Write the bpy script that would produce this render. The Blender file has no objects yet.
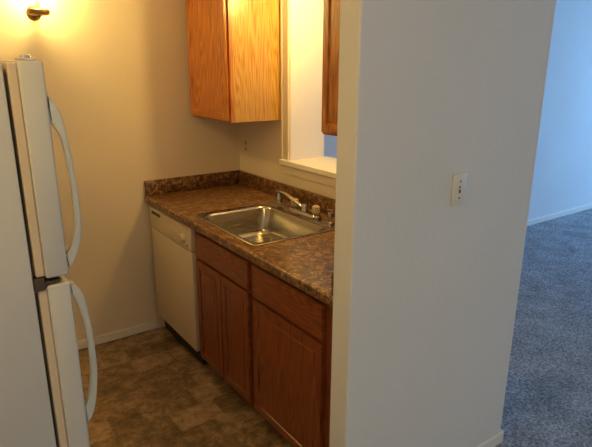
import bpy, bmesh, math, random
from mathutils import Vector, Matrix
random.seed(4)
sc = bpy.context.scene
COL = sc.collection

# ---------------------------------------------------------------- camera
cam_d = bpy.data.cameras.new('camera')
cam = bpy.data.objects.new('camera', cam_d)
COL.objects.link(cam)
sc.camera = cam
YAW, PITCH, ROLL = -0.61268, 0.28327, 0.00413
fw = Vector((-math.sin(YAW) * math.cos(PITCH), math.cos(YAW) * math.cos(PITCH), -math.sin(PITCH)))
rt = Vector((math.cos(YAW), math.sin(YAW), 0))
up = rt.cross(fw)
r2 = math.cos(ROLL) * rt + math.sin(ROLL) * up
u2 = -math.sin(ROLL) * rt + math.cos(ROLL) * up
M = Matrix((r2, u2, -fw)).transposed().to_4x4()
M.translation = Vector((-1.769, -3.1865, 1.679))
cam.matrix_world = M
cam_d.sensor_width = 36
cam_d.lens = 535.5 * 36 / 592
cam_d.clip_start = 0.02

# ---------------------------------------------------------------- world, lights, exposure
world = bpy.data.worlds.new('sky')
sc.world = world
world.use_nodes = True
bg = world.node_tree.nodes['Background']
bg.inputs[0].default_value = (0.45, 0.66, 1.0, 1)
bg.inputs[1].default_value = 0.6
sc.view_settings.view_transform = 'Standard'
sc.view_settings.look = 'None'
sc.view_settings.gamma = 1
sc.view_settings.use_curve_mapping = False
sc.view_settings.exposure = 0.0
sc.cycles.use_denoising = True
sc.cycles.max_bounces = 10
sc.cycles.diffuse_bounces = 6
sc.cycles.sample_clamp_indirect = 4

WARM = (1.0, 0.655, 0.18)
DAY = (0.23, 0.51, 0.97)
DAY_FRONT = (1.0, 0.78, 0.40)

def area(name, loc, rot, sx, sy, power, col):
    l = bpy.data.lights.new(name, 'AREA')
    l.shape = 'RECTANGLE'
    l.size, l.size_y, l.energy, l.color = sx, sy, power, col
    o = bpy.data.objects.new(name, l)
    o.location, o.rotation_euler = loc, rot
    COL.objects.link(o)
    return o

def point(name, loc, power, radius, col):
    l = bpy.data.lights.new(name, 'POINT')
    l.energy, l.color, l.shadow_soft_size = power, col, radius
    o = bpy.data.objects.new(name, l)
    o.location = loc
    COL.objects.link(o)
    return o

# daylight entering through the two living-room windows (each light fills its window opening)
area('daylight_right_window', (7.45, -2.25, 1.45), (0, math.radians(90), 0), 1.3, 2.1, 185, DAY)
area('daylight_front_window', (-0.5, -5.95, 1.5), (math.radians(90), 0, 0), 2.0, 1.2, 21, DAY_FRONT)
# lamps
SINK_L = (-0.10, -0.96, 2.065)
SCONCE_L = (-1.183, -0.12, 2.035)
SINK_GLOW, SCONCE_GLOW, HALL_GLOW = 180, 178, 64      # emission strength of the three lit glass shades

# ---------------------------------------------------------------- materials
def newmat(name, base=(0.8, 0.8, 0.8), rough=0.5, metal=0.0, spec=0.5):
    m = bpy.data.materials.new(name)
    m.use_nodes = True
    nt = m.node_tree
    b = nt.nodes['Principled BSDF']
    b.inputs['Base Color'].default_value = (*base, 1)
    b.inputs['Roughness'].default_value = rough
    b.inputs['Metallic'].default_value = metal
    b.inputs['Specular IOR Level'].default_value = spec
    return m, nt, b

def N(nt, t, **kw):
    n = nt.nodes.new(t)
    for k, v in kw.items():
        if k.startswith('i_'):
            n.inputs[k[2:].replace('_', ' ')].default_value = v
        else:
            setattr(n, k, v)
    return n

def ramp(nt, stops, fac):
    r = nt.nodes.new('ShaderNodeValToRGB')
    e = r.color_ramp.elements
    while len(e) < len(stops):
        e.new(0.5)
    for el, (p, c) in zip(e, stops):
        el.position = p
        el.color = (*c, 1)
    nt.links.new(fac, r.inputs[0])
    return r

def bump(nt, b, h, strength, dist):
    n = N(nt, 'ShaderNodeBump')
    n.inputs['Strength'].default_value = strength
    n.inputs['Distance'].default_value = dist
    nt.links.new(h, n.inputs['Height'])
    nt.links.new(n.outputs[0], b.inputs['Normal'])
    return n

def plaster(name, base, scale=60, s=0.25):
    m, nt, b = newmat(name, base, 0.75, 0, 0.3)
    tc = N(nt, 'ShaderNodeTexCoord')
    n = N(nt, 'ShaderNodeTexNoise'); n.inputs['Scale'].default_value = scale; n.inputs['Detail'].default_value = 3
    nt.links.new(tc.outputs['Object'], n.inputs['Vector'])
    bump(nt, b, n.outputs['Fac'], s, 0.004)
    n2 = N(nt, 'ShaderNodeTexNoise'); n2.inputs['Scale'].default_value = 1.6
    nt.links.new(tc.outputs['Object'], n2.inputs['Vector'])
    lo = tuple(c * 0.96 for c in base)
    r = ramp(nt, [(0.35, lo), (0.65, base)], n2.outputs['Fac'])
    nt.links.new(r.outputs[0], b.inputs['Base Color'])
    return m

def oak(name, dark, mid, light, horizontal=False, rough=0.33, scale=1.0):
    m, nt, b = newmat(name, mid, rough, 0, 0.5)
    tc = N(nt, 'ShaderNodeTexCoord')
    sep = N(nt, 'ShaderNodeSeparateXYZ')
    nt.links.new(tc.outputs['Object'], sep.inputs[0])
    add = N(nt, 'ShaderNodeMath', operation='ADD')
    nt.links.new(sep.outputs['X'], add.inputs[0]); nt.links.new(sep.outputs['Y'], add.inputs[1])
    comb = N(nt, 'ShaderNodeCombineXYZ')
    if horizontal:
        nt.links.new(sep.outputs['Z'], comb.inputs[0]); nt.links.new(add.outputs[0], comb.inputs[2])
    else:
        nt.links.new(add.outputs[0], comb.inputs[0]); nt.links.new(sep.outputs['Z'], comb.inputs[2])
    mp = N(nt, 'ShaderNodeMapping')
    mp.inputs['Scale'].default_value = (1, 1, 0.12)
    nt.links.new(comb.outputs[0], mp.inputs[0])
    # cathedral figure
    n1 = N(nt, 'ShaderNodeTexNoise'); n1.inputs['Scale'].default_value = 7.5 * scale; n1.inputs['Detail'].default_value = 1.5
    nt.links.new(mp.outputs[0], n1.inputs['Vector'])
    mul = N(nt, 'ShaderNodeMath', operation='MULTIPLY'); mul.inputs[1].default_value = 150.0
    nt.links.new(n1.outputs['Fac'], mul.inputs[0])
    sn = N(nt, 'ShaderNodeMath', operation='SINE')
    nt.links.new(mul.outputs[0], sn.inputs[0])
    # fine pores
    mp2 = N(nt, 'ShaderNodeMapping'); mp2.inputs['Scale'].default_value = (220, 1, 7)
    nt.links.new(comb.outputs[0], mp2.inputs[0])
    n2 = N(nt, 'ShaderNodeTexNoise'); n2.inputs['Scale'].default_value = 1.0; n2.inputs['Detail'].default_value = 4
    nt.links.new(mp2.outputs[0], n2.inputs['Vector'])
    a = N(nt, 'ShaderNodeMath', operation='MULTIPLY_ADD'); a.inputs[1].default_value = 0.09; a.inputs[2].default_value = 0.0
    nt.links.new(sn.outputs[0], a.inputs[0])
    s = N(nt, 'ShaderNodeMath', operation='ADD')
    nt.links.new(a.outputs[0], s.inputs[0]); nt.links.new(n2.outputs['Fac'], s.inputs[1])
    r = ramp(nt, [(0.28, dark), (0.5, mid), (0.72, light)], s.outputs[0])
    nt.links.new(r.outputs[0], b.inputs['Base Color'])
    bump(nt, b, s.outputs[0], 0.12, 0.001)
    return m

M_WALL = plaster('kitchen_wall_paint', (0.74, 0.66, 0.54))
M_WALL2 = plaster('living_wall_paint', (0.72, 0.72, 0.70))
M_CEIL = plaster('ceiling_paint', (0.80, 0.78, 0.74), 120, 0.5)
M_TRIM = newmat('white_trim_paint', (0.80, 0.76, 0.68), 0.4)[0]
M_SHELF = newmat('white_shelf_paint', (0.82, 0.79, 0.72), 0.5)[0]

M_OAK = oak('oak_door_stain', (0.24, 0.070, 0.014), (0.44, 0.150, 0.030), (0.60, 0.25, 0.06))
M_OAK_H = oak('oak_front_stain', (0.24, 0.070, 0.014), (0.44, 0.150, 0.030), (0.60, 0.25, 0.06), True)
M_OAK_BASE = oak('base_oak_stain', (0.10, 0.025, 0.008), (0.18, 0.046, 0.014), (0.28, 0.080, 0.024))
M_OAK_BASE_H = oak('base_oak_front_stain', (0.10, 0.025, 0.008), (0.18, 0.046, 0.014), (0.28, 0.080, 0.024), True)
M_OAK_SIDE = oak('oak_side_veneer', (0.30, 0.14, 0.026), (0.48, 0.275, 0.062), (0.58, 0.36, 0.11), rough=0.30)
M_DARK = newmat('dark_recess', (0.015, 0.012, 0.010), 0.8)[0]
M_BLACKPL = newmat('black_plastic', (0.02, 0.018, 0.016), 0.4)[0]

def counter_mat():
    m, nt, b = newmat('mottled_brown_laminate', (0.2, 0.1, 0.05), 0.33, 0, 0.5)
    tc = N(nt, 'ShaderNodeTexCoord')
    n1 = N(nt, 'ShaderNodeTexNoise'); n1.inputs['Scale'].default_value = 36; n1.inputs['Detail'].default_value = 8; n1.inputs['Roughness'].default_value = 0.70; n1.inputs['Distortion'].default_value = 0.9
    n2 = N(nt, 'ShaderNodeTexNoise'); n2.inputs['Scale'].default_value = 120; n2.inputs['Detail'].default_value = 3
    nt.links.new(tc.outputs['Object'], n1.inputs['Vector']); nt.links.new(tc.outputs['Object'], n2.inputs['Vector'])
    r1 = ramp(nt, [(0.36, (0.020, 0.010, 0.006)), (0.46, (0.10, 0.045, 0.020)), (0.54, (0.24, 0.12, 0.052)), (0.66, (0.52, 0.34, 0.19))], n1.outputs['Fac'])
    r2 = ramp(nt, [(0.36, (0.25, 0.22, 0.2)), (0.5, (1, 1, 1))], n2.outputs['Fac'])
    mx = N(nt, 'ShaderNodeMixRGB', blend_type='MULTIPLY'); mx.inputs[0].default_value = 0.85
    nt.links.new(r1.outputs[0], mx.inputs[1]); nt.links.new(r2.outputs[0], mx.inputs[2])
    nt.links.new(mx.outputs[0], b.inputs['Base Color'])
    return m
M_COUNTER = counter_mat()

def vinyl_mat():
    m, nt, b = newmat('slate_look_vinyl', (0.2, 0.13, 0.08), 0.42, 0, 0.45)
    tc = N(nt, 'ShaderNodeTexCoord')
    mp = N(nt, 'ShaderNodeMapping'); mp.inputs['Rotation'].default_value = (0, 0, 0.0)
    nt.links.new(tc.outputs['Object'], mp.inputs[0])
    br = N(nt, 'ShaderNodeTexBrick')
    br.offset = 0.5; br.squash = 0.6; br.squash_frequency = 2
    for k, v in (('Color1', (0.0, 0.0, 0.0, 1)), ('Color2', (1, 1, 1, 1)), ('Mortar', (0.5, 0.5, 0.5, 1)), ('Scale', 1.0), ('Mortar Size', 0.003), ('Mortar Smooth', 0.5), ('Brick Width', 0.24), ('Row Height', 0.155)):
        br.inputs[k].default_value = v
    nt.links.new(mp.outputs[0], br.inputs['Vector'])
    n1 = N(nt, 'ShaderNodeTexNoise'); n1.inputs['Scale'].default_value = 16; n1.inputs['Detail'].default_value = 8; n1.inputs['Roughness'].default_value = 0.72; n1.inputs['Distortion'].default_value = 0.25
    nt.links.new(tc.outputs['Object'], n1.inputs['Vector'])
    rb = N(nt, 'ShaderNodeMath', operation='MULTIPLY_ADD'); rb.inputs[1].default_value = 0.20; rb.inputs[2].default_value = -0.10
    nt.links.new(br.outputs['Color'], rb.inputs[0])
    s = N(nt, 'ShaderNodeMath', operation='ADD')
    nt.links.new(n1.outputs['Fac'], s.inputs[0]); nt.links.new(rb.outputs[0], s.inputs[1])
    r = ramp(nt, [(0.30, (0.10, 0.062, 0.036)), (0.47, (0.21, 0.138, 0.080)), (0.60, (0.36, 0.25, 0.155)), (0.78, (0.50, 0.38, 0.25))], s.outputs[0])
    mx = N(nt, 'ShaderNodeMixRGB', blend_type='MULTIPLY')
    nt.links.new(br.outputs['Fac'], mx.inputs[0]); nt.links.new(r.outputs[0], mx.inputs[1])
    mx.inputs[2].default_value = (0.78, 0.76, 0.74, 1)
    nt.links.new(mx.outputs[0], b.inputs['Base Color'])
    bump(nt, b, n1.outputs['Fac'], 0.15, 0.002)
    return m
M_VINYL = vinyl_mat()

def carpet_mat():
    m, nt, b = newmat('grey_carpet_pile', (0.2, 0.2, 0.2), 0.95, 0, 0.1)
    tc = N(nt, 'ShaderNodeTexCoord')
    n1 = N(nt, 'ShaderNodeTexNoise'); n1.inputs['Scale'].default_value = 75; n1.inputs['Detail'].default_value = 3; n1.inputs['Roughness'].default_value = 0.8
    n2 = N(nt, 'ShaderNodeTexNoise'); n2.inputs['Scale'].default_value = 5; n2.inputs['Detail'].default_value = 3
    nt.links.new(tc.outputs['Object'], n1.inputs['Vector']); nt.links.new(tc.outputs['Object'], n2.inputs['Vector'])
    mixf = N(nt, 'ShaderNodeMath', operation='MULTIPLY_ADD'); mixf.inputs[1].default_value = 0.25
    nt.links.new(n2.outputs['Fac'], mixf.inputs[0]); nt.links.new(n1.outputs['Fac'], mixf.inputs[2])
    r = ramp(nt, [(0.45, (0.15, 0.153, 0.165)), (0.62, (0.34, 0.35, 0.375)), (0.8, (0.66, 0.68, 0.74))], mixf.outputs[0])
    nt.links.new(r.outputs[0], b.inputs['Base Color'])
    bump(nt, b, n1.outputs['Fac'], 1.0, 0.02)
    return m
M_CARPET = carpet_mat()

def enamel(name, base, rough=0.35, tex=140, s=0.06):
    m, nt, b = newmat(name, base, rough, 0, 0.5)
    tc = N(nt, 'ShaderNodeTexCoord')
    n = N(nt, 'ShaderNodeTexNoise'); n.inputs['Scale'].default_value = tex
    nt.links.new(tc.outputs['Object'], n.inputs['Vector'])
    bump(nt, b, n.outputs['Fac'], s, 0.002)
    return m
M_FRIDGE = enamel('white_textured_enamel', (0.53, 0.53, 0.52), 0.42, 220, 0.15)
M_HANDLE = enamel('white_handle_plastic', (0.50, 0.52, 0.52), 0.35)
M_GASKET = newmat('tan_gasket_rubber', (0.62, 0.50, 0.36), 0.6)[0]
M_DW = enamel('almond_white_enamel', (0.60, 0.51, 0.40), 0.35)
M_CHROME = newmat('chrome', (0.54, 0.53, 0.53), 0.05, 1.0)[0]
M_BRASS = newmat('aged_brass', (0.42, 0.25, 0.09), 0.32, 1.0)[0]
M_PLATE = newmat('ivory_plate_plastic', (0.72, 0.68, 0.57), 0.35)[0]
M_PLATE_B = newmat('beige_plate_plastic', (0.50, 0.40, 0.29), 0.4)[0]
M_SLOT = newmat('dark_slot', (0.03, 0.025, 0.02), 0.6)[0]
M_RUST = newmat('grimy_hinge_metal', (0.09, 0.06, 0.045), 0.6, 0.5)[0]
def steel():
    m, nt, b = newmat('brushed_stainless', (0.42, 0.39, 0.35), 0.25, 1.0)
    tc = N(nt, 'ShaderNodeTexCoord')
    mp = N(nt, 'ShaderNodeMapping'); mp.inputs['Scale'].default_value = (6, 400, 400)
    nt.links.new(tc.outputs['Object'], mp.inputs[0])
    n = N(nt, 'ShaderNodeTexNoise'); n.inputs['Scale'].default_value = 1; n.inputs['Detail'].default_value = 2
    nt.links.new(mp.outputs[0], n.inputs['Vector'])
    r = ramp(nt, [(0.3, (0.17, 0.17, 0.17)), (0.7, (0.30, 0.30, 0.30))], n.outputs['Fac'])
    nt.links.new(r.outputs[0], b.inputs['Roughness'])
    return m
M_STEEL = steel()
def acrylic():
    m, nt, b = newmat('clear_acrylic', (0.85, 0.72, 0.55), 0.15)
    b.inputs['Transmission Weight'].default_value = 0.55
    b.inputs['IOR'].default_value = 1.49
    return m
M_ACRYL = acrylic()
def glow(name, col, strength):
    m, nt, b = newmat(name, (0.9, 0.85, 0.75), 0.4)
    b.inputs['Emission Color'].default_value = (*col, 1)
    b.inputs['Emission Strength'].default_value = strength
    return m
M_GLOBE = glow('lit_frosted_shade', WARM, SCONCE_GLOW)
M_GLOBE3 = glow('lit_frosted_dome', WARM, HALL_GLOW)
M_GLOBE2 = glow('lit_frosted_globe', WARM, SINK_GLOW)
def glass():
    m, nt, b = newmat('window_glass', (1, 1, 1), 0.0)
    b.inputs['Transmission Weight'].default_value = 1.0
    b.inputs['IOR'].default_value = 1.45
    return m
M_GLASS = glass()

# ---------------------------------------------------------------- mesh helpers
def box(bm, x0, x1, y0, y1, z0, z1, bev=0.0, seg=2):
    t = bmesh.new()
    bmesh.ops.create_cube(t, size=1)
    for v in t.verts:
        v.co = Vector(((x0 + x1) / 2 + v.co.x * (x1 - x0), (y0 + y1) / 2 + v.co.y * (y1 - y0), (z0 + z1) / 2 + v.co.z * (z1 - z0)))
    if bev > 0:
        bmesh.ops.bevel(t, geom=t.edges[:], offset=bev, segments=seg, affect='EDGES', profile=0.5)
    merge(bm, t)
    return bm

def merge(bm, t):
    me = bpy.data.meshes.new('tmp')
    t.to_mesh(me); t.free()
    bm.from_mesh(me)
    bpy.data.meshes.remove(me)

def lathe(bm, prof, center, axis='Z', n=32):
    """prof: list of (radius, height)."""
    rings = []
    for r, h in prof:
        ring = []
        for k in range(n):
            a = 2 * math.pi * k / n
            c, s = r * math.cos(a), r * math.sin(a)
            p = {'Z': (c, s, h), 'X': (h, c, s), 'Y': (s, h, c)}[axis]
            ring.append(bm.verts.new(Vector(center) + Vector(p)))
        rings.append(ring)
    for a, b in zip(rings, rings[1:]):
        for k in range(n):
            bm.faces.new((a[k], a[(k + 1) % n], b[(k + 1) % n], b[k]))
    bm.faces.new(rings[0][::-1]); bm.faces.new(rings[-1])
    return bm

def tube(bm, pts, radii, n=16):
    pts = [Vector(p) for p in pts]
    if not isinstance(radii, (list, tuple)):
        radii = [radii] * len(pts)
    rings = []
    ref = Vector((0, 0, 1))
    for i, p in enumerate(pts):
        d = (pts[min(i + 1, len(pts) - 1)] - pts[max(i - 1, 0)]).normalized()
        s = d.cross(ref)
        if s.length < 1e-3:
            s = d.cross(Vector((1, 0, 0)))
        s.normalize(); u = s.cross(d)
        rings.append([bm.verts.new(p + radii[i] * (math.cos(2 * math.pi * k / n) * s + math.sin(2 * math.pi * k / n) * u)) for k in range(n)])
    for a, b in zip(rings, rings[1:]):
        for k in range(n):
            bm.faces.new((a[k], a[(k + 1) % n], b[(k + 1) % n], b[k]))
    bm.faces.new(rings[0][::-1]); bm.faces.new(rings[-1])
    return bm

def spline(ctrl, n=8):
    """Catmull-Rom through control points (tuples)."""
    out = []
    P = [Vector(c) for c in ctrl]
    P = [2 * P[0] - P[1]] + P + [2 * P[-1] - P[-2]]
    for i in range(1, len(P) - 2):
        for k in range(n):
            t = k / n
            a, b, c, d = P[i - 1], P[i], P[i + 1], P[i + 2]
            out.append(0.5 * ((2 * b) + (c - a) * t + (2 * a - 5 * b + 4 * c - d) * t * t + (3 * b - a - 3 * c + d) * t ** 3))
    out.append(P[-2])
    return out

def obj(name, bm, mat, parent=None, smooth=False, origin=None):
    """link bm (built in world coordinates) as one mesh object; parents are never rotated"""
    base = Vector((0, 0, 0))
    q = parent
    while q:
        base += q.location
        q = q.parent
    if origin is None:
        origin = base
        if parent is None:
            cs = [v.co for v in bm.verts]
            origin = Vector(((min(c.x for c in cs) + max(c.x for c in cs)) / 2, (min(c.y for c in cs) + max(c.y for c in cs)) / 2, min(c.z for c in cs)))
    origin = Vector(origin)
    for v in bm.verts:
        v.co -= origin
    bmesh.ops.recalc_face_normals(bm, faces=bm.faces[:])
    me = bpy.data.meshes.new(name)
    bm.to_mesh(me); bm.free()
    me.materials.append(mat)
    if smooth:
        for p in me.polygons:
            p.use_smooth = True
        try:
            me.set_sharp_from_angle(angle=math.radians(smooth if smooth is not True else 40))
        except Exception:
            pass
    o = bpy.data.objects.new(name, me)
    COL.objects.link(o)
    o.location = origin - base
    if parent:
        o.parent = parent
    return o

def thing(name, label, cat, loc, group=None):
    o = bpy.data.objects.new(name, None)
    o.empty_display_size = 0.1
    COL.objects.link(o)
    o.location = loc
    o['label'] = label; o['category'] = cat
    if group:
        o['group'] = group
    return o

def struct(name, bm, mat):
    o = obj(name, bm, mat, origin=(0, 0, 0))
    o['kind'] = 'structure'
    return o

def B(*a, **k):
    return box(bmesh.new(), *a, **k)

# ---------------------------------------------------------------- the room
XE, YS, ZC = 7.5, -6.0, 2.44
DIV_T = 0.25                       # wall between kitchen and living room
STUB = (-0.718, 0.240, -1.997, -1.905)
OP = (-1.27, -0.60, 1.145, 2.10)   # pass-through y0, y1, z0, z1
SOFZ = 2.145

struct('floor', B(-2.35, 0.12, -2.0, 0.05, -0.06, 0.0), M_VINYL)
bm = bmesh.new()
box(bm, 0.12, XE + 0.05, YS - 0.05, 0.05, -0.06, 0.004)
box(bm, -2.35, 0.12, YS - 0.05, -2.0, -0.06, 0.004)
struct('floor_carpet', bm, M_CARPET)
struct('ceiling', B(-2.42, XE + 0.12, YS - 0.12, 0.12, ZC, ZC + 0.1), M_CEIL)
struct('wall_back', B(-2.42, DIV_T, 0.0, 0.12, 0, ZC), M_WALL)
struct('wall_back_living', B(DIV_T, XE + 0.12, 0.0, 0.12, 0, ZC), M_WALL2)
struct('wall_left', B(-2.42, -2.3, YS - 0.12, 0.0, 0, ZC), M_WALL)
bm = bmesh.new()
box(bm, 0, DIV_T, STUB[3], 0, 0, OP[2] - 0.02)
box(bm, 0, DIV_T, STUB[3], 0, OP[3], ZC)
box(bm, 0, DIV_T, OP[1], 0, OP[2] - 0.02, OP[3])
box(bm, 0, DIV_T, STUB[3], OP[0], OP[2] - 0.02, OP[3])
struct('wall_divider', bm, M_WALL)
struct('wall_near', B(STUB[0], STUB[1], STUB[2], STUB[3], 0, ZC, bev=0.006), M_WALL2)
struct('ceiling_soffit', B(-0.35, 0.0, STUB[3], 0.0, SOFZ, ZC), M_WALL)

def wall_with_window(name, axis, c0, c1, w0, w1, a0, a1, z0, z1):
    bm = bmesh.new()
    def bb(p0, p1, q0, q1):
        if axis == 'x':
            box(bm, c0, c1, p0, p1, q0, q1)
        else:
            box(bm, p0, p1, c0, c1, q0, q1)
    bb(w0, a0, 0, ZC); bb(a1, w1, 0, ZC); bb(a0, a1, 0, z0); bb(a0, a1, z1, ZC)
    struct(name, bm, M_WALL2)
wall_with_window('wall_right', 'x', XE, XE + 0.12, YS, 0.0, -3.30, -1.20, 0.8, 2.1)
wall_with_window('wall_front', 'y', YS - 0.12, YS, -2.3, XE, -1.5, 0.5, 0.9, 2.1)

def window(n, axis, c, a0, a1, z0, z1):
    bm = bmesh.new()
    fr = 0.05
    def bb(p0, p1, q0, q1, d0=0.03, d1=0.08):
        if axis == 'x':
            box(bm, c + d0, c + d1, p0, p1, q0, q1)
        else:
            box(bm, p0, p1, c - d1, c - d0, q0, q1)
    bb(a0, a0 + fr, z0, z1); bb(a1 - fr, a1, z0, z1)
    bb(a0 + fr, a1 - fr, z0, z0 + fr); bb(a0 + fr, a1 - fr, z1 - fr, z1)
    mid = (a0 + a1) / 2
    bb(mid - fr / 2, mid + fr / 2, z0 + fr, z1 - fr)
    w = struct('window_%d' % n, bm, M_TRIM)
    g = bmesh.new()
    if axis == 'x':
        box(g, c + 0.052, c + 0.058, a0 + fr, a1 - fr, z0 + fr, z1 - fr)
    else:
        box(g, a0 + fr, a1 - fr, c - 0.058, c - 0.052, z0 + fr, z1 - fr)
    gl = obj('pane', g, M_GLASS, w)
window(1, 'x', XE, -3.30, -1.20, 0.8, 2.1)
window(2, 'y', YS, -1.5, 0.5, 0.9, 2.1)

# baseboards
def baseboard(name, x0, x1, y0, y1, h=0.06):
    struct(name, B(x0, x1, y0, y1, 0.006, h, bev=0.003), M_TRIM)
baseboard('baseboard_back', -2.29, -0.665, -0.014, -0.001)
baseboard('baseboard_back_living', DIV_T + 0.02, XE - 0.02, -0.014, -0.001, 0.07)
bm = bmesh.new()
sx0, sx1, sy0, sy1 = STUB
box(bm, sx0 - 0.013, sx1 + 0.013, sy0 - 0.013, sy0 - 0.0005, 0, 0.058, bev=0.004)
box(bm, sx0 - 0.013, sx0 - 0.0005, sy0 - 0.013, sy1, 0, 0.058, bev=0.004)
box(bm, sx1 + 0.0005, sx1 + 0.013, sy0 - 0.013, sy1, 0, 0.058, bev=0.004)
struct('baseboard_near', bm, M_TRIM)

# pass-through: jamb lining, sill and casing
bm = bmesh.new()
box(bm, -0.012, 0.0, -0.60, -0.535, OP[2] + 0.012, SOFZ)               # flat casing, far side
box(bm, -0.016, -0.0115, -0.545, -0.532, OP[2] + 0.012, SOFZ)
box(bm, -0.012, 0.0, OP[0] - 0.055, OP[0], OP[2] + 0.012, SOFZ)
box(bm, -0.012, 0.0, OP[0], OP[1], OP[3], SOFZ)
struct('trim_1', bm, M_WALL)
bm = bmesh.new()
box(bm, -0.002, DIV_T + 0.03, OP[0] + 0.001, OP[1] - 0.001, OP[2] - 0.019, OP[2] + 0.010, bev=0.003)
box(bm, -0.03, -0.0025, OP[0] - 0.06, OP[1] + 0.068, OP[2] - 0.019, OP[2] + 0.010, bev=0.003)
struct('trim_2', bm, M_SHELF)
bm = bmesh.new()
box(bm, 0.0005, DIV_T, OP[1] - 0.008, OP[1], OP[2] + 0.0105, OP[3])
box(bm, 0.0005, DIV_T, OP[0], OP[0] + 0.008, OP[2] + 0.0105, OP[3])
box(bm, 0.0005, DIV_T, OP[0] + 0.008, OP[1] - 0.008, OP[3] - 0.008, OP[3])
struct('trim_4', bm, M_SHELF)
struct('trim_3', B(-0.012, -0.0005, OP[0] - 0.05, OP[1] + 0.05, 1.072, OP[2] - 0.019, bev=0.002), M_WALL)

# ---------------------------------------------------------------- cabinet helpers
def door_x(bm, xf, y0, y1, z0, z1, t=0.019, stile=0.055, depth=0.006):
    """frame-and-panel door whose face looks toward -x at x = xf"""
    t_ = bmesh.new()
    bmesh.ops.create_cube(t_, size=1)
    for v in t_.verts:
        v.co = Vector((xf + t / 2 + v.co.x * t, (y0 + y1) / 2 + v.co.y * (y1 - y0), (z0 + z1) / 2 + v.co.z * (z1 - z0)))
    bmesh.ops.bevel(t_, geom=[e for e in t_.edges if all(abs(v.co.x - xf) < 1e-5 for v in e.verts)], offset=0.004, segments=2, affect='EDGES')
    t_.faces.ensure_lookup_table()
    f = max((f for f in t_.faces if abs(f.calc_center_median().x - xf) < 1e-5), key=lambda f: f.calc_area())
    if stile:
        bmesh.ops.inset_region(t_, faces=[f], thickness=stile - 0.004, depth=0)
        bmesh.ops.inset_region(t_, faces=[f], thickness=0.004, depth=-depth)
        bmesh.ops.inset_region(t_, faces=[f], thickness=0.010, depth=0)
        bmesh.ops.inset_region(t_, faces=[f], thickness=0.010, depth=depth * 0.6)
    merge(bm, t_)
    return bm

FX = -0.642      # face-frame plane of the base cabinets
def base_cabinet(root, y0, y1, mids, top=0.868):
    """carcass + face frame with toe kick; y0<y1"""
    bm = bmesh.new()
    box(bm, FX + 0.019, -0.004, y0, y0 + 0.016, 0.10, top)
    box(bm, FX + 0.019, -0.004, y1 - 0.016, y1, 0.10, top)
    box(bm, FX + 0.019, -0.004, y0 + 0.016, y1 - 0.016, 0.10, 0.116)
    box(bm, -0.016, -0.004, y0 + 0.016, y1 - 0.016, 0.116, 0.70)
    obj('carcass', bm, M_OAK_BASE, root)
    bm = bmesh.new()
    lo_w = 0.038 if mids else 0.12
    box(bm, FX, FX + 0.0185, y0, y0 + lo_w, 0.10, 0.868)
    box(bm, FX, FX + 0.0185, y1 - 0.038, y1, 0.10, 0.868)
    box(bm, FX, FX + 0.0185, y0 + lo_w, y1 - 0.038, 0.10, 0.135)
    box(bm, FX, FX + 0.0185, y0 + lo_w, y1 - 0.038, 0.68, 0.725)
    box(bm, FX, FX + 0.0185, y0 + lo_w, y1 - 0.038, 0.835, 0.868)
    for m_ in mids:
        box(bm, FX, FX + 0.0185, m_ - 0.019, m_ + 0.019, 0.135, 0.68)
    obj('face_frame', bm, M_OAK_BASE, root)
    obj('toe_kick', B(-0.575, -0.560, y0, y1, 0.0, 0.0995), M_DARK, root)

# sink base: y -1.255..-0.655
r = thing('sink_base_cabinet', 'stained oak base cabinet with two narrow doors, under the sink beside the dishwasher', 'cabinet', (-0.32, -0.955, 0))
base_cabinet(r, -1.252, -0.655, [-0.967], 0.735)
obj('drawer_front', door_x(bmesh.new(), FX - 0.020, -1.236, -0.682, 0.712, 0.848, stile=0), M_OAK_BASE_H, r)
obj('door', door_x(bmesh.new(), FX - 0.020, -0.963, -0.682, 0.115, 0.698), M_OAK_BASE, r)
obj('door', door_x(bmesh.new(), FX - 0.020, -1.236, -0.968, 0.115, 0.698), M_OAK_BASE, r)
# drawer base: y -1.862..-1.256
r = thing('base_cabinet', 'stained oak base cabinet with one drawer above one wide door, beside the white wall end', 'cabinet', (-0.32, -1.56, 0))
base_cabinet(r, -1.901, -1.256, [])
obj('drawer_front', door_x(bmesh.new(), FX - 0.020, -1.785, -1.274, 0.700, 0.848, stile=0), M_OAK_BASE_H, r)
obj('door', door_x(bmesh.new(), FX - 0.020, -1.785, -1.274, 0.115, 0.684), M_OAK_BASE, r)

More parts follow.
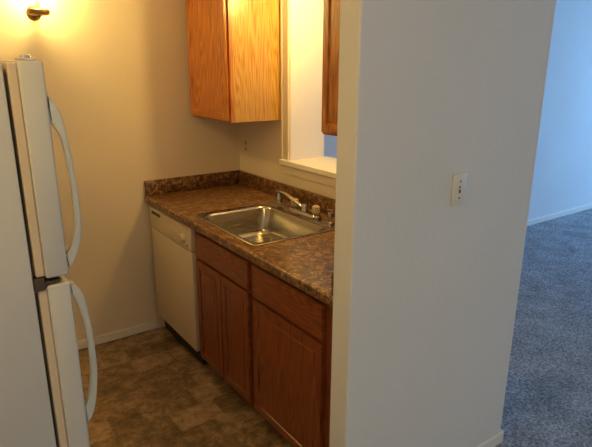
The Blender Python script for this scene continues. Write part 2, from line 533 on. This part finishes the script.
# ---------------------------------------------------------------- upper cabinets
def upper(name, label, y0, y1, doors, side_mat, z0=1.383, M_OAK=M_OAK):
    r = thing(name, label, 'cabinet', (-0.16, (y0 + y1) / 2, z0))
    z1 = SOFZ - 0.002
    XF = -0.313
    for (p0, p1) in ((y0 + 0.0005, y0 + 0.013), (y1 - 0.013, y1)):
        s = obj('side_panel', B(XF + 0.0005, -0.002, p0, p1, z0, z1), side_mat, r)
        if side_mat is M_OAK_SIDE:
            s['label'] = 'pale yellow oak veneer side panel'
    bm = bmesh.new()
    box(bm, XF, -0.017, y0 + 0.013, y1 - 0.013, z0 + 0.010, z0 + 0.024)
    box(bm, XF, -0.017, y0 + 0.013, y1 - 0.013, z1 - 0.016, z1)
    box(bm, -0.023, -0.017, y0 + 0.013, y1 - 0.013, z0 + 0.024, z1 - 0.016)
    obj('carcass', bm, side_mat, r)
    bm = bmesh.new()
    box(bm, XF - 0.0005, XF + 0.018, y0 + 0.0135, y1 - 0.0135, z0, z0 + 0.0095)
    box(bm, XF - 0.019, XF, y0, y0 + 0.038, z0, z1)
    box(bm, XF - 0.019, XF, y1 - 0.038, y1, z0, z1)
    box(bm, XF - 0.019, XF, y0 + 0.038, y1 - 0.038, z0, z0 + 0.04)
    box(bm, XF - 0.019, XF, y0 + 0.038, y1 - 0.038, z1 - 0.04, z1)
    obj('face_frame', bm, M_OAK, r)
    for (d0, d1) in doors:
        obj('door', door_x(bmesh.new(), XF - 0.019 - 0.0195, d0, d1, z0 + 0.010, z1 - 0.012, stile=0.05), M_OAK, r)
    return r
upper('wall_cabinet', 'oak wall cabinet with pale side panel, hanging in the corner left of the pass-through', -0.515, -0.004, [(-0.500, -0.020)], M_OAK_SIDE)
upper('wall_cabinet', 'reddish oak wall cabinet mostly hidden behind the white wall end, right of the pass-through', -1.901, -1.340, [(-1.880, -1.352)], M_OAK, 1.403)

# ---------------------------------------------------------------- countertop with sink cut-out
CT = (-0.680, -0.002, -1.903, -0.002)
SK = (-0.628, -0.082, -1.240, -0.602)      # sink rim outer
def rrect(x0, x1, y0, y1, r, n=6):
    out = []
    for cx, cy, a0 in ((x1 - r, y1 - r, 0), (x0 + r, y1 - r, 90), (x0 + r, y0 + r, 180), (x1 - r, y0 + r, 270)):
        for k in range(n + 1):
            a = math.radians(a0 + 90 * k / n)
            out.append((cx + r * math.cos(a), cy + r * math.sin(a)))
    return out
r = thing('countertop', 'mottled dark brown laminate countertop over the dishwasher and base cabinets', 'countertop', (-0.34, -0.94, 0.87))
bm = bmesh.new()
hx0, hx1, hy0, hy1 = SK[0] + 0.02, SK[1] - 0.02, SK[2] + 0.02, SK[3] - 0.02
# rounded nosing profile swept along y, then slabs around the hole
def slab(bm, x0, x1, y0, y1):
    box(bm, x0, x1, y0, y1, 0.872, 0.914)
slab(bm, hx0, CT[1], CT[2], hy0); slab(bm, hx0, CT[1], hy1, CT[3]); slab(bm, hx1, CT[1], hy0, hy1)
prof = [(hx0, 0.872), (CT[0] + 0.004, 0.872), (CT[0], 0.876)]
for k in range(7):
    a = math.radians(180 - 90 * k / 6)
    prof.append((CT[0] + 0.014 + 0.014 * math.cos(a), 0.900 + 0.014 * math.sin(a)))
prof.append((hx0, 0.914))
va = [bm.verts.new((x, CT[2], z)) for x, z in prof]; vb = [bm.verts.new((x, CT[3], z)) for x, z in prof]
for k in range(len(prof)):
    j = (k + 1) % len(prof)
    bm.faces.new((va[k], va[j], vb[j], vb[k]))
bm.faces.new(va); bm.faces.new(vb[::-1])
obj('worktop', bm, M_COUNTER, r, smooth=30)
bm = bmesh.new()
box(bm, -0.022, -0.002, CT[2], -0.022, 0.9145, 1.007, bev=0.004)
box(bm, CT[0] + 0.004, -0.002, -0.022, -0.002, 0.9145, 1.007, bev=0.004)
obj('backsplash', bm, M_COUNTER, r, smooth=30)
obj('side_splash', B(CT[0] + 0.002, -0.023, -1.903, -1.846, 0.9145, 1.007, bev=0.004), M_COUNTER, r, smooth=30)
# dark end cap visible at the wall end
# ---------------------------------------------------------------- sink
r = thing('kitchen_sink', 'single bowl stainless steel drop-in sink set into the brown countertop', 'sink', (-0.355, -0.92, 0.9142))
zt = 0.9145
loops = []
def lp(x0, x1, y0, y1, rad, z):
    return [(x, y, z) for x, y in rrect(x0, x1, y0, y1, rad)]
bx0, bx1, by0, by1 = -0.600, -0.185, -1.205, -0.637
seq = [
    lp(SK[0] + 0.001, SK[1] - 0.001, SK[2] + 0.001, SK[3] - 0.001, 0.030, zt),
    lp(SK[0], SK[1], SK[2], SK[3], 0.030, zt + 0.003),
    lp(SK[0] + 0.004, SK[1] - 0.004, SK[2] + 0.004, SK[3] - 0.004, 0.028, zt + 0.006),
    lp(SK[0] + 0.011, SK[1] - 0.011, SK[2] + 0.011, SK[3] - 0.011, 0.024, zt + 0.0035),
    lp(bx0 - 0.010, bx1 + 0.012, by0 - 0.012, by1 + 0.012, 0.072, zt + 0.0030),
    lp(bx0 - 0.002, bx1 + 0.003, by0 - 0.003, by1 + 0.003, 0.068, zt + 0.000),
    lp(bx0 + 0.004, bx1 - 0.004, by0 + 0.004, by1 - 0.004, 0.064, zt - 0.012),
    lp(bx0 + 0.016, bx1 - 0.016, by0 + 0.016, by1 - 0.016, 0.060, zt - 0.125),
    lp(bx0 + 0.024, bx1 - 0.024, by0 + 0.024, by1 - 0.024, 0.055, zt - 0.148),
    lp(bx0 + 0.045, bx1 - 0.045, by0 + 0.045, by1 - 0.045, 0.045, zt - 0.160),
    lp(bx0 + 0.14, bx1 - 0.14, by0 + 0.20, by1 - 0.20, 0.05, zt - 0.165),
]
bm = bmesh.new()
rings = [[bm.verts.new(p) for p in s] for s in seq]
n = len(rings[0])
for a, b in zip(rings, rings[1:]):
    for k in range(n):
        bm.faces.new((a[k], a[(k + 1) % n], b[(k + 1) % n], b[k]))
bm.faces.new(rings[-1])
obj('bowl', bm, M_STEEL, r, smooth=50)
dr = lathe(bmesh.new(), [(0.0, zt - 0.163), (0.03, zt - 0.163), (0.038, zt - 0.160), (0.044, zt - 0.1615), (0.044, zt - 0.170)], (-0.392, -0.92, 0))
obj('drain', dr, M_CHROME, r, smooth=True)

# ---------------------------------------------------------------- faucet
FYC, FXC, ZD = -0.935, -0.130, zt + 0.0045
r = thing('faucet', 'chrome two-handle kitchen faucet with spout turned left, on the sink deck', 'faucet', (FXC, FYC, ZD))
bm = bmesh.new()
pts = rrect(FXC - 0.028, FXC + 0.028, FYC - 0.130, FYC + 0.130, 0.027, 8)
lo = [bm.verts.new((x, y, ZD)) for x, y in pts]
hi = [bm.verts.new((x, y, ZD + 0.012)) for x, y in pts]
tp = [bm.verts.new((FXC + (x - FXC) * 0.78, FYC + (y - FYC) * 0.95, ZD + 0.020)) for x, y in pts]
for a, b in ((lo, hi), (hi, tp)):
    for k in range(len(pts)):
        bm.faces.new((a[k], a[(k + 1) % len(pts)], b[(k + 1) % len(pts)], b[k]))
bm.faces.new(tp); bm.faces.new(lo[::-1])
obj('base_plate', bm, M_CHROME, r, smooth=True)
obj('spout_post', lathe(bmesh.new(), [(0.021, 0.018), (0.021, 0.030), (0.017, 0.036), (0.017, 0.052), (0.012, 0.060), (0.0, 0.062)], (FXC, FYC, ZD)), M_CHROME, r, smooth=True)
sp = obj('spout', tube(bmesh.new(), spline([(FXC, FYC + 0.006, ZD + 0.034), (FXC - 0.002, FYC + 0.06, ZD + 0.050), (FXC - 0.004, FYC + 0.14, ZD + 0.072), (FXC - 0.008, FYC + 0.205, ZD + 0.086), (FXC - 0.010, FYC + 0.265, ZD + 0.080)], 6), [0.0105] * 12 + [0.0095] * 13), M_CHROME, r, smooth=True)
obj('aerator', lathe(bmesh.new(), [(0.0, 0.020), (0.017, 0.020), (0.019, 0.028), (0.018, 0.044), (0.011, 0.056), (0.009, 0.084)], (FXC - 0.009, FYC + 0.238, ZD)), M_CHROME, sp, smooth=True)
for dy in (0.095, -0.100):
    h = obj('handle', lathe(bmesh.new(), [(0.0, 0.019), (0.019, 0.019), (0.019, 0.026), (0.013, 0.030), (0.0, 0.030)], (FXC, FYC + dy, ZD)), M_CHROME, r, smooth=True)
    bm = lathe(bmesh.new(), [(0.013, 0.0302), (0.020, 0.035), (0.023, 0.048), (0.022, 0.064), (0.015, 0.070), (0.0, 0.071)], (FXC, FYC + dy, ZD), n=10)
    kn = obj('knob', bm, M_ACRYL, h)
    kn['label'] = 'clear faceted acrylic knob'
# side sprayer
r = thing('sprayer', 'small chrome side sprayer standing right of the faucet on the sink deck', 'sprayer', (-0.125, -1.150, zt + 0.0035))
obj('collar', lathe(bmesh.new(), [(0.0, 0.0), (0.022, 0.0), (0.021, 0.008), (0.014, 0.014), (0.0, 0.014)], (-0.125, -1.150, zt + 0.0035)), M_CHROME, r, smooth=True)
obj('spray_head', lathe(bmesh.new(), [(0.0, 0.0142), (0.011, 0.0142), (0.010, 0.040), (0.012, 0.058), (0.019, 0.066), (0.019, 0.073), (0.0, 0.076)], (-0.125, -1.150, zt + 0.0035)), M_CHROME, r, smooth=True)

# ---------------------------------------------------------------- dishwasher
r = thing('dishwasher', 'almond white built-in dishwasher under the left end of the countertop', 'dishwasher', (-0.33, -0.345, 0))
DY0, DY1, DX = -0.648, -0.045, -0.668
obj('body', B(DX + 0.045, -0.03, DY0 + 0.020, DY1 - 0.004, 0.02, 0.862), M_DARK, r)
obj('door', B(DX, DX + 0.044, DY0, DY1, 0.128, 0.722, bev=0.006), M_DW, r, smooth=30)
cp = obj('control_panel', B(DX - 0.002, DX + 0.044, DY0, DY1, 0.727, 0.858, bev=0.006), M_DW, r, smooth=30)
obj('grip', B(DX - 0.008, DX - 0.0005, DY0 + 0.03, DY1 - 0.20, 0.842, 0.854, bev=0.002), M_DW, cp, smooth=30)
obj('vent', B(DX - 0.0045, DX - 0.0005, DY1 - 0.175, DY1 - 0.045, 0.820, 0.838), M_BLACKPL, cp)
kb = obj('dial', lathe(bmesh.new(), [(0.0, -0.022), (0.020, -0.022), (0.024, -0.016), (0.026, -0.002), (0.026, 0.002)], (DX - 0.002, -0.555, 0.785), axis='X'), M_DW, cp, smooth=True)
obj('dial_grip', B(DX - 0.032, DX - 0.0225, -0.560, -0.550, 0.765, 0.805, bev=0.002), M_DW, kb)
bm = bmesh.new()
for k in range(4):
    box(bm, DX - 0.006, DX - 0.0015, -0.505 + k * 0.028, -0.487 + k * 0.028, 0.776, 0.790, bev=0.0015)
obj('push_buttons', bm, M_DW, cp)
obj('indicator_light', lathe(bmesh.new(), [(0.004, -0.0045), (0.004, 0.001)], (DX - 0.002, -0.605, 0.752), axis='X', n=10), M_SLOT, cp)
obj('kick_plate', B(DX + 0.093, DX + 0.108, DY0 + 0.01, DY1 - 0.01, 0.004, 0.108), M_DARK, r)

# ---------------------------------------------------------------- refrigerator
RX, RY0, RY1 = -1.512, -1.830, -1.100
r = thing('refrigerator', 'white top-freezer refrigerator with bowed handles at the left of the kitchen', 'refrigerator', (-1.89, -1.465, 0))
obj('body', B(-2.230, RX - 0.083, RY0 + 0.002, RY1, 0.03, 1.690, bev=0.006), M_FRIDGE, r, smooth=30)
for x in (-2.15, -1.68):
    for y in (RY0 + 0.06, RY1 - 0.06):
        obj('foot', lathe(bmesh.new(), [(0.02, 0.0), (0.02, 0.032)], (x, y, 0), n=12), M_BLACKPL, r)
obj('kick_grille', B(RX - 0.082, RX - 0.062, RY0 + 0.02, RY1 - 0.02, 0.03, 0.10, bev=0.003), M_BLACKPL, r)
def fridge_door(name, z0, z1):
    d = obj(name, B(RX - 0.054, RX, RY0, RY1, z0, z1, bev=0.006, seg=3), M_FRIDGE, r, smooth=30)
    obj('gasket', B(RX - 0.075, RX - 0.0545, RY0 + 0.006, RY1 - 0.006, z0 + 0.006, z1 - 0.004, bev=0.004), M_GASKET, d)
    return d
fz = fridge_door('freezer_door', 1.176, 1.692)
fd = fridge_door('fresh_food_door', 0.11, 1.156)
UPO = [(-1.513, 1.618), (-1.509, 1.614), (-1.485, 1.568), (-1.475, 1.483), (-1.468, 1.396), (-1.467, 1.315), (-1.471, 1.274), (-1.483, 1.231), (-1.507, 1.190)]
UPI = [(-1.513, 1.560), (-1.509, 1.552), (-1.490, 1.512), (-1.482, 1.430), (-1.480, 1.380), (-1.481, 1.317), (-1.485, 1.284), (-1.496, 1.247), (-1.511, 1.226)]
LOO = [(-1.513, 1.153), (-1.500, 1.146), (-1.481, 1.105), (-1.472, 1.019), (-1.469, 0.950), (-1.470, 0.880), (-1.481, 0.801), (-1.495, 0.755), (-1.513, 0.733)]
LOI = [(-1.513, 1.124), (-1.505, 1.110), (-1.491, 1.053), (-1.484, 0.985), (-1.483, 0.940), (-1.484, 0.890), (-1.491, 0.837), (-1.503, 0.800), (-1.513, 0.785)]
def fridge_handle(par, out, inn):
    o_ = spline([(a, 0, b) for a, b in out], 4); i_ = spline([(a, 0, b) for a, b in inn], 4)
    bm = bmesh.new()
    y0, y1 = RY0 + 0.004, RY0 + 0.032
    rows = []
    for po, pi in zip(o_, i_):
        rows.append([bm.verts.new((pi.x, y0, pi.z)), bm.verts.new((po.x, y0, po.z)), bm.verts.new((po.x, y1, po.z)), bm.verts.new((pi.x, y1, pi.z))])
    for a, b in zip(rows, rows[1:]):
        for k in range(4):
            bm.faces.new((a[k], a[(k + 1) % 4], b[(k + 1) % 4], b[k]))
    bm.faces.new(rows[0][::-1]); bm.faces.new(rows[-1])
    bmesh.ops.recalc_face_normals(bm, faces=bm.faces[:])
    long_e = [e for e in bm.edges if abs((e.verts[0].co - e.verts[1].co).z) > 0 and abs(e.verts[0].co.y - e.verts[1].co.y) < 1e-6 and len(e.link_faces) == 2 and
              abs(e.link_faces[0].normal.y) + abs(e.link_faces[1].normal.y) > 0.5 and abs(e.link_faces[0].normal.y - e.link_faces[1].normal.y) > 0.5]
    bmesh.ops.bevel(bm, geom=long_e, offset=0.0035, segments=2, affect='EDGES')
    obj('handle', bm, M_HANDLE, par, smooth=50)
fridge_handle(fz, UPO, UPI)
fridge_handle(fd, LOO, LOI)
bm = bmesh.new()
box(bm, RX - 0.050, RX - 0.012, RY0 + 0.012, RY0 + 0.060, 1.6925, 1.698, bev=0.003)
lathe(bm, [(0.012, 1.698), (0.011, 1.704), (0.0, 1.705)], (RX - 0.030, RY0 + 0.035, 0), n=16)
hc = obj('hinge_cap', bm, newmat('hinge_chrome', (0.8, 0.78, 0.72), 0.2, 1.0)[0], r, smooth=30)
bm = bmesh.new()
box(bm, RX - 0.0825, RX - 0.020, RY0 + 0.006, RY0 + 0.055, 1.160, 1.168, bev=0.002)
box(bm, RX - 0.0825, RX - 0.057, RY0 + 0.002, RY0 + 0.030, 1.146, 1.180, bev=0.003)
mh = obj('middle_hinge', bm, M_RUST, r)
mh['label'] = 'dark grimy hinge between the two doors'

# ---------------------------------------------------------------- switch and outlet plates
SXc, SZc, SY = -0.231, 1.267, STUB[2]
r = thing('light_switch', 'ivory plate with a light switch on the broad grey-white wall face', 'light switch', (SXc, SY, SZc))
obj('cover_plate', B(SXc - 0.036, SXc + 0.036, SY - 0.0075, SY - 0.0002, SZc - 0.058, SZc + 0.058, bev=0.0035), M_PLATE, r, smooth=30)
bm = B(SXc - 0.004, SXc + 0.004, SY - 0.0085, SY - 0.0076, SZc - 0.012, SZc + 0.012)
obj('slot', bm, M_SLOT, r)
t = B(SXc - 0.004, SXc + 0.004, SY - 0.018, SY - 0.0086, SZc + 0.0, SZc + 0.008, bev=0.001)
obj('toggle', t, M_PLATE, r)
for dz in (-0.030, 0.030):
    obj('screw', lathe(bmesh.new(), [(0.003, -0.0092), (0.003, -0.007)], (SXc, SY, SZc + dz), axis='Y', n=10), M_RUST, r)

OY, OZ = -0.100, 1.182
r = thing('wall_outlet', 'beige electrical outlet plate on the wall under the corner cabinet', 'outlet', (0, OY, OZ))
obj('cover_plate', B(-0.0065, -0.0002, OY - 0.036, OY + 0.036, OZ - 0.058, OZ + 0.058, bev=0.003), M_WALL, r, smooth=30)
for dz in (-0.020, 0.020):
    rc = obj('receptacle', B(-0.0095, -0.0066, OY - 0.016, OY + 0.016, OZ + dz - 0.014, OZ + dz + 0.014, bev=0.0025), M_PLATE_B, r)
    bm = bmesh.new()
    for dy in (-0.006, 0.006):
        box(bm, -0.0102, -0.0096, OY + dy - 0.001, OY + dy + 0.001, OZ + dz - 0.004, OZ + dz + 0.006)
    obj('slots', bm, M_SLOT, rc)

# ---------------------------------------------------------------- lamps
LX, LY, LZ = SCONCE_L
r = thing('wall_sconce', 'brass wall sconce glowing on the back wall above the refrigerator', 'wall lamp', (LX, 0, 1.95))
obj('back_plate', lathe(bmesh.new(), [(0.0, -0.016), (0.022, -0.015), (0.034, -0.006), (0.036, -0.0005)], (LX, 0, LZ - 0.093), axis='Y'), M_BRASS, r, smooth=True)
obj('arm', tube(bmesh.new(), [(LX, -0.014, LZ - 0.093), (LX, LY * 0.6, LZ - 0.095)], 0.007, 12), M_BRASS, r, smooth=True)
obj('cup', lathe(bmesh.new(), [(0.0, LZ - 0.124), (0.008, LZ - 0.122), (0.012, LZ - 0.113), (0.040, LZ - 0.111), (0.050, LZ - 0.107), (0.053, LZ - 0.098), (0.053, LZ - 0.088), (0.048, LZ - 0.083), (0.0, LZ - 0.083)], (LX, LY, 0)), M_BRASS, r, smooth=True)
sk = obj('socket', lathe(bmesh.new(), [(0.013, LZ - 0.0825), (0.013, LZ - 0.028)], (LX, LY, 0), n=16), M_TRIM, r, smooth=True)
sk['label'] = 'white socket sleeve'
gl = []
for k in range(13):
    a = math.pi * k / 12
    gl.append((max(0.0005, 0.043 * math.sin(a)), LZ + 0.018 - 0.043 * math.cos(a)))
obj('glass_globe', lathe(bmesh.new(), gl, (LX, LY, 0)), M_GLOBE, r, smooth=True)
GX, GY, GZ = SINK_L
r = thing('ceiling_light', 'small glass lamp under the soffit above the sink', 'ceiling lamp', (GX, GY, SOFZ))
obj('base', lathe(bmesh.new(), [(0.05, SOFZ - 0.014), (0.055, SOFZ - 0.010), (0.055, SOFZ - 0.0005)], (GX, GY, 0)), M_BRASS, r, smooth=True)
gl = []
for k in range(15):
    a = math.pi * k / 14
    gl.append((max(0.0005, 0.055 * math.sin(a)), GZ - 0.055 * math.cos(a)))
obj('glass_globe', lathe(bmesh.new(), gl, (GX, GY, 0)), M_GLOBE2, r, smooth=True)
obj('neck', lathe(bmesh.new(), [(0.022, GZ + 0.0545), (0.022, SOFZ - 0.0145)], (GX, GY, 0)), M_BRASS, r, smooth=True)
HX, HY = -2.08, -2.35
r = thing('ceiling_light', 'flush dome ceiling lamp at the kitchen entrance, beside the left wall', 'ceiling lamp', (HX, HY, ZC))
obj('base', lathe(bmesh.new(), [(0.125, ZC - 0.020), (0.13, ZC - 0.016), (0.13, ZC - 0.0005)], (HX, HY, 0)), M_BRASS, r, smooth=True)
gl = [(0.12, ZC - 0.0205)]
for k in range(1, 11):
    a = math.pi / 2 * k / 10
    gl.append((max(0.0005, 0.12 * math.cos(a)), ZC - 0.0205 - 0.075 * math.sin(a)))
obj('glass_dome', lathe(bmesh.new(), gl, (HX, HY, 0)), M_GLOBE3, r, smooth=True)
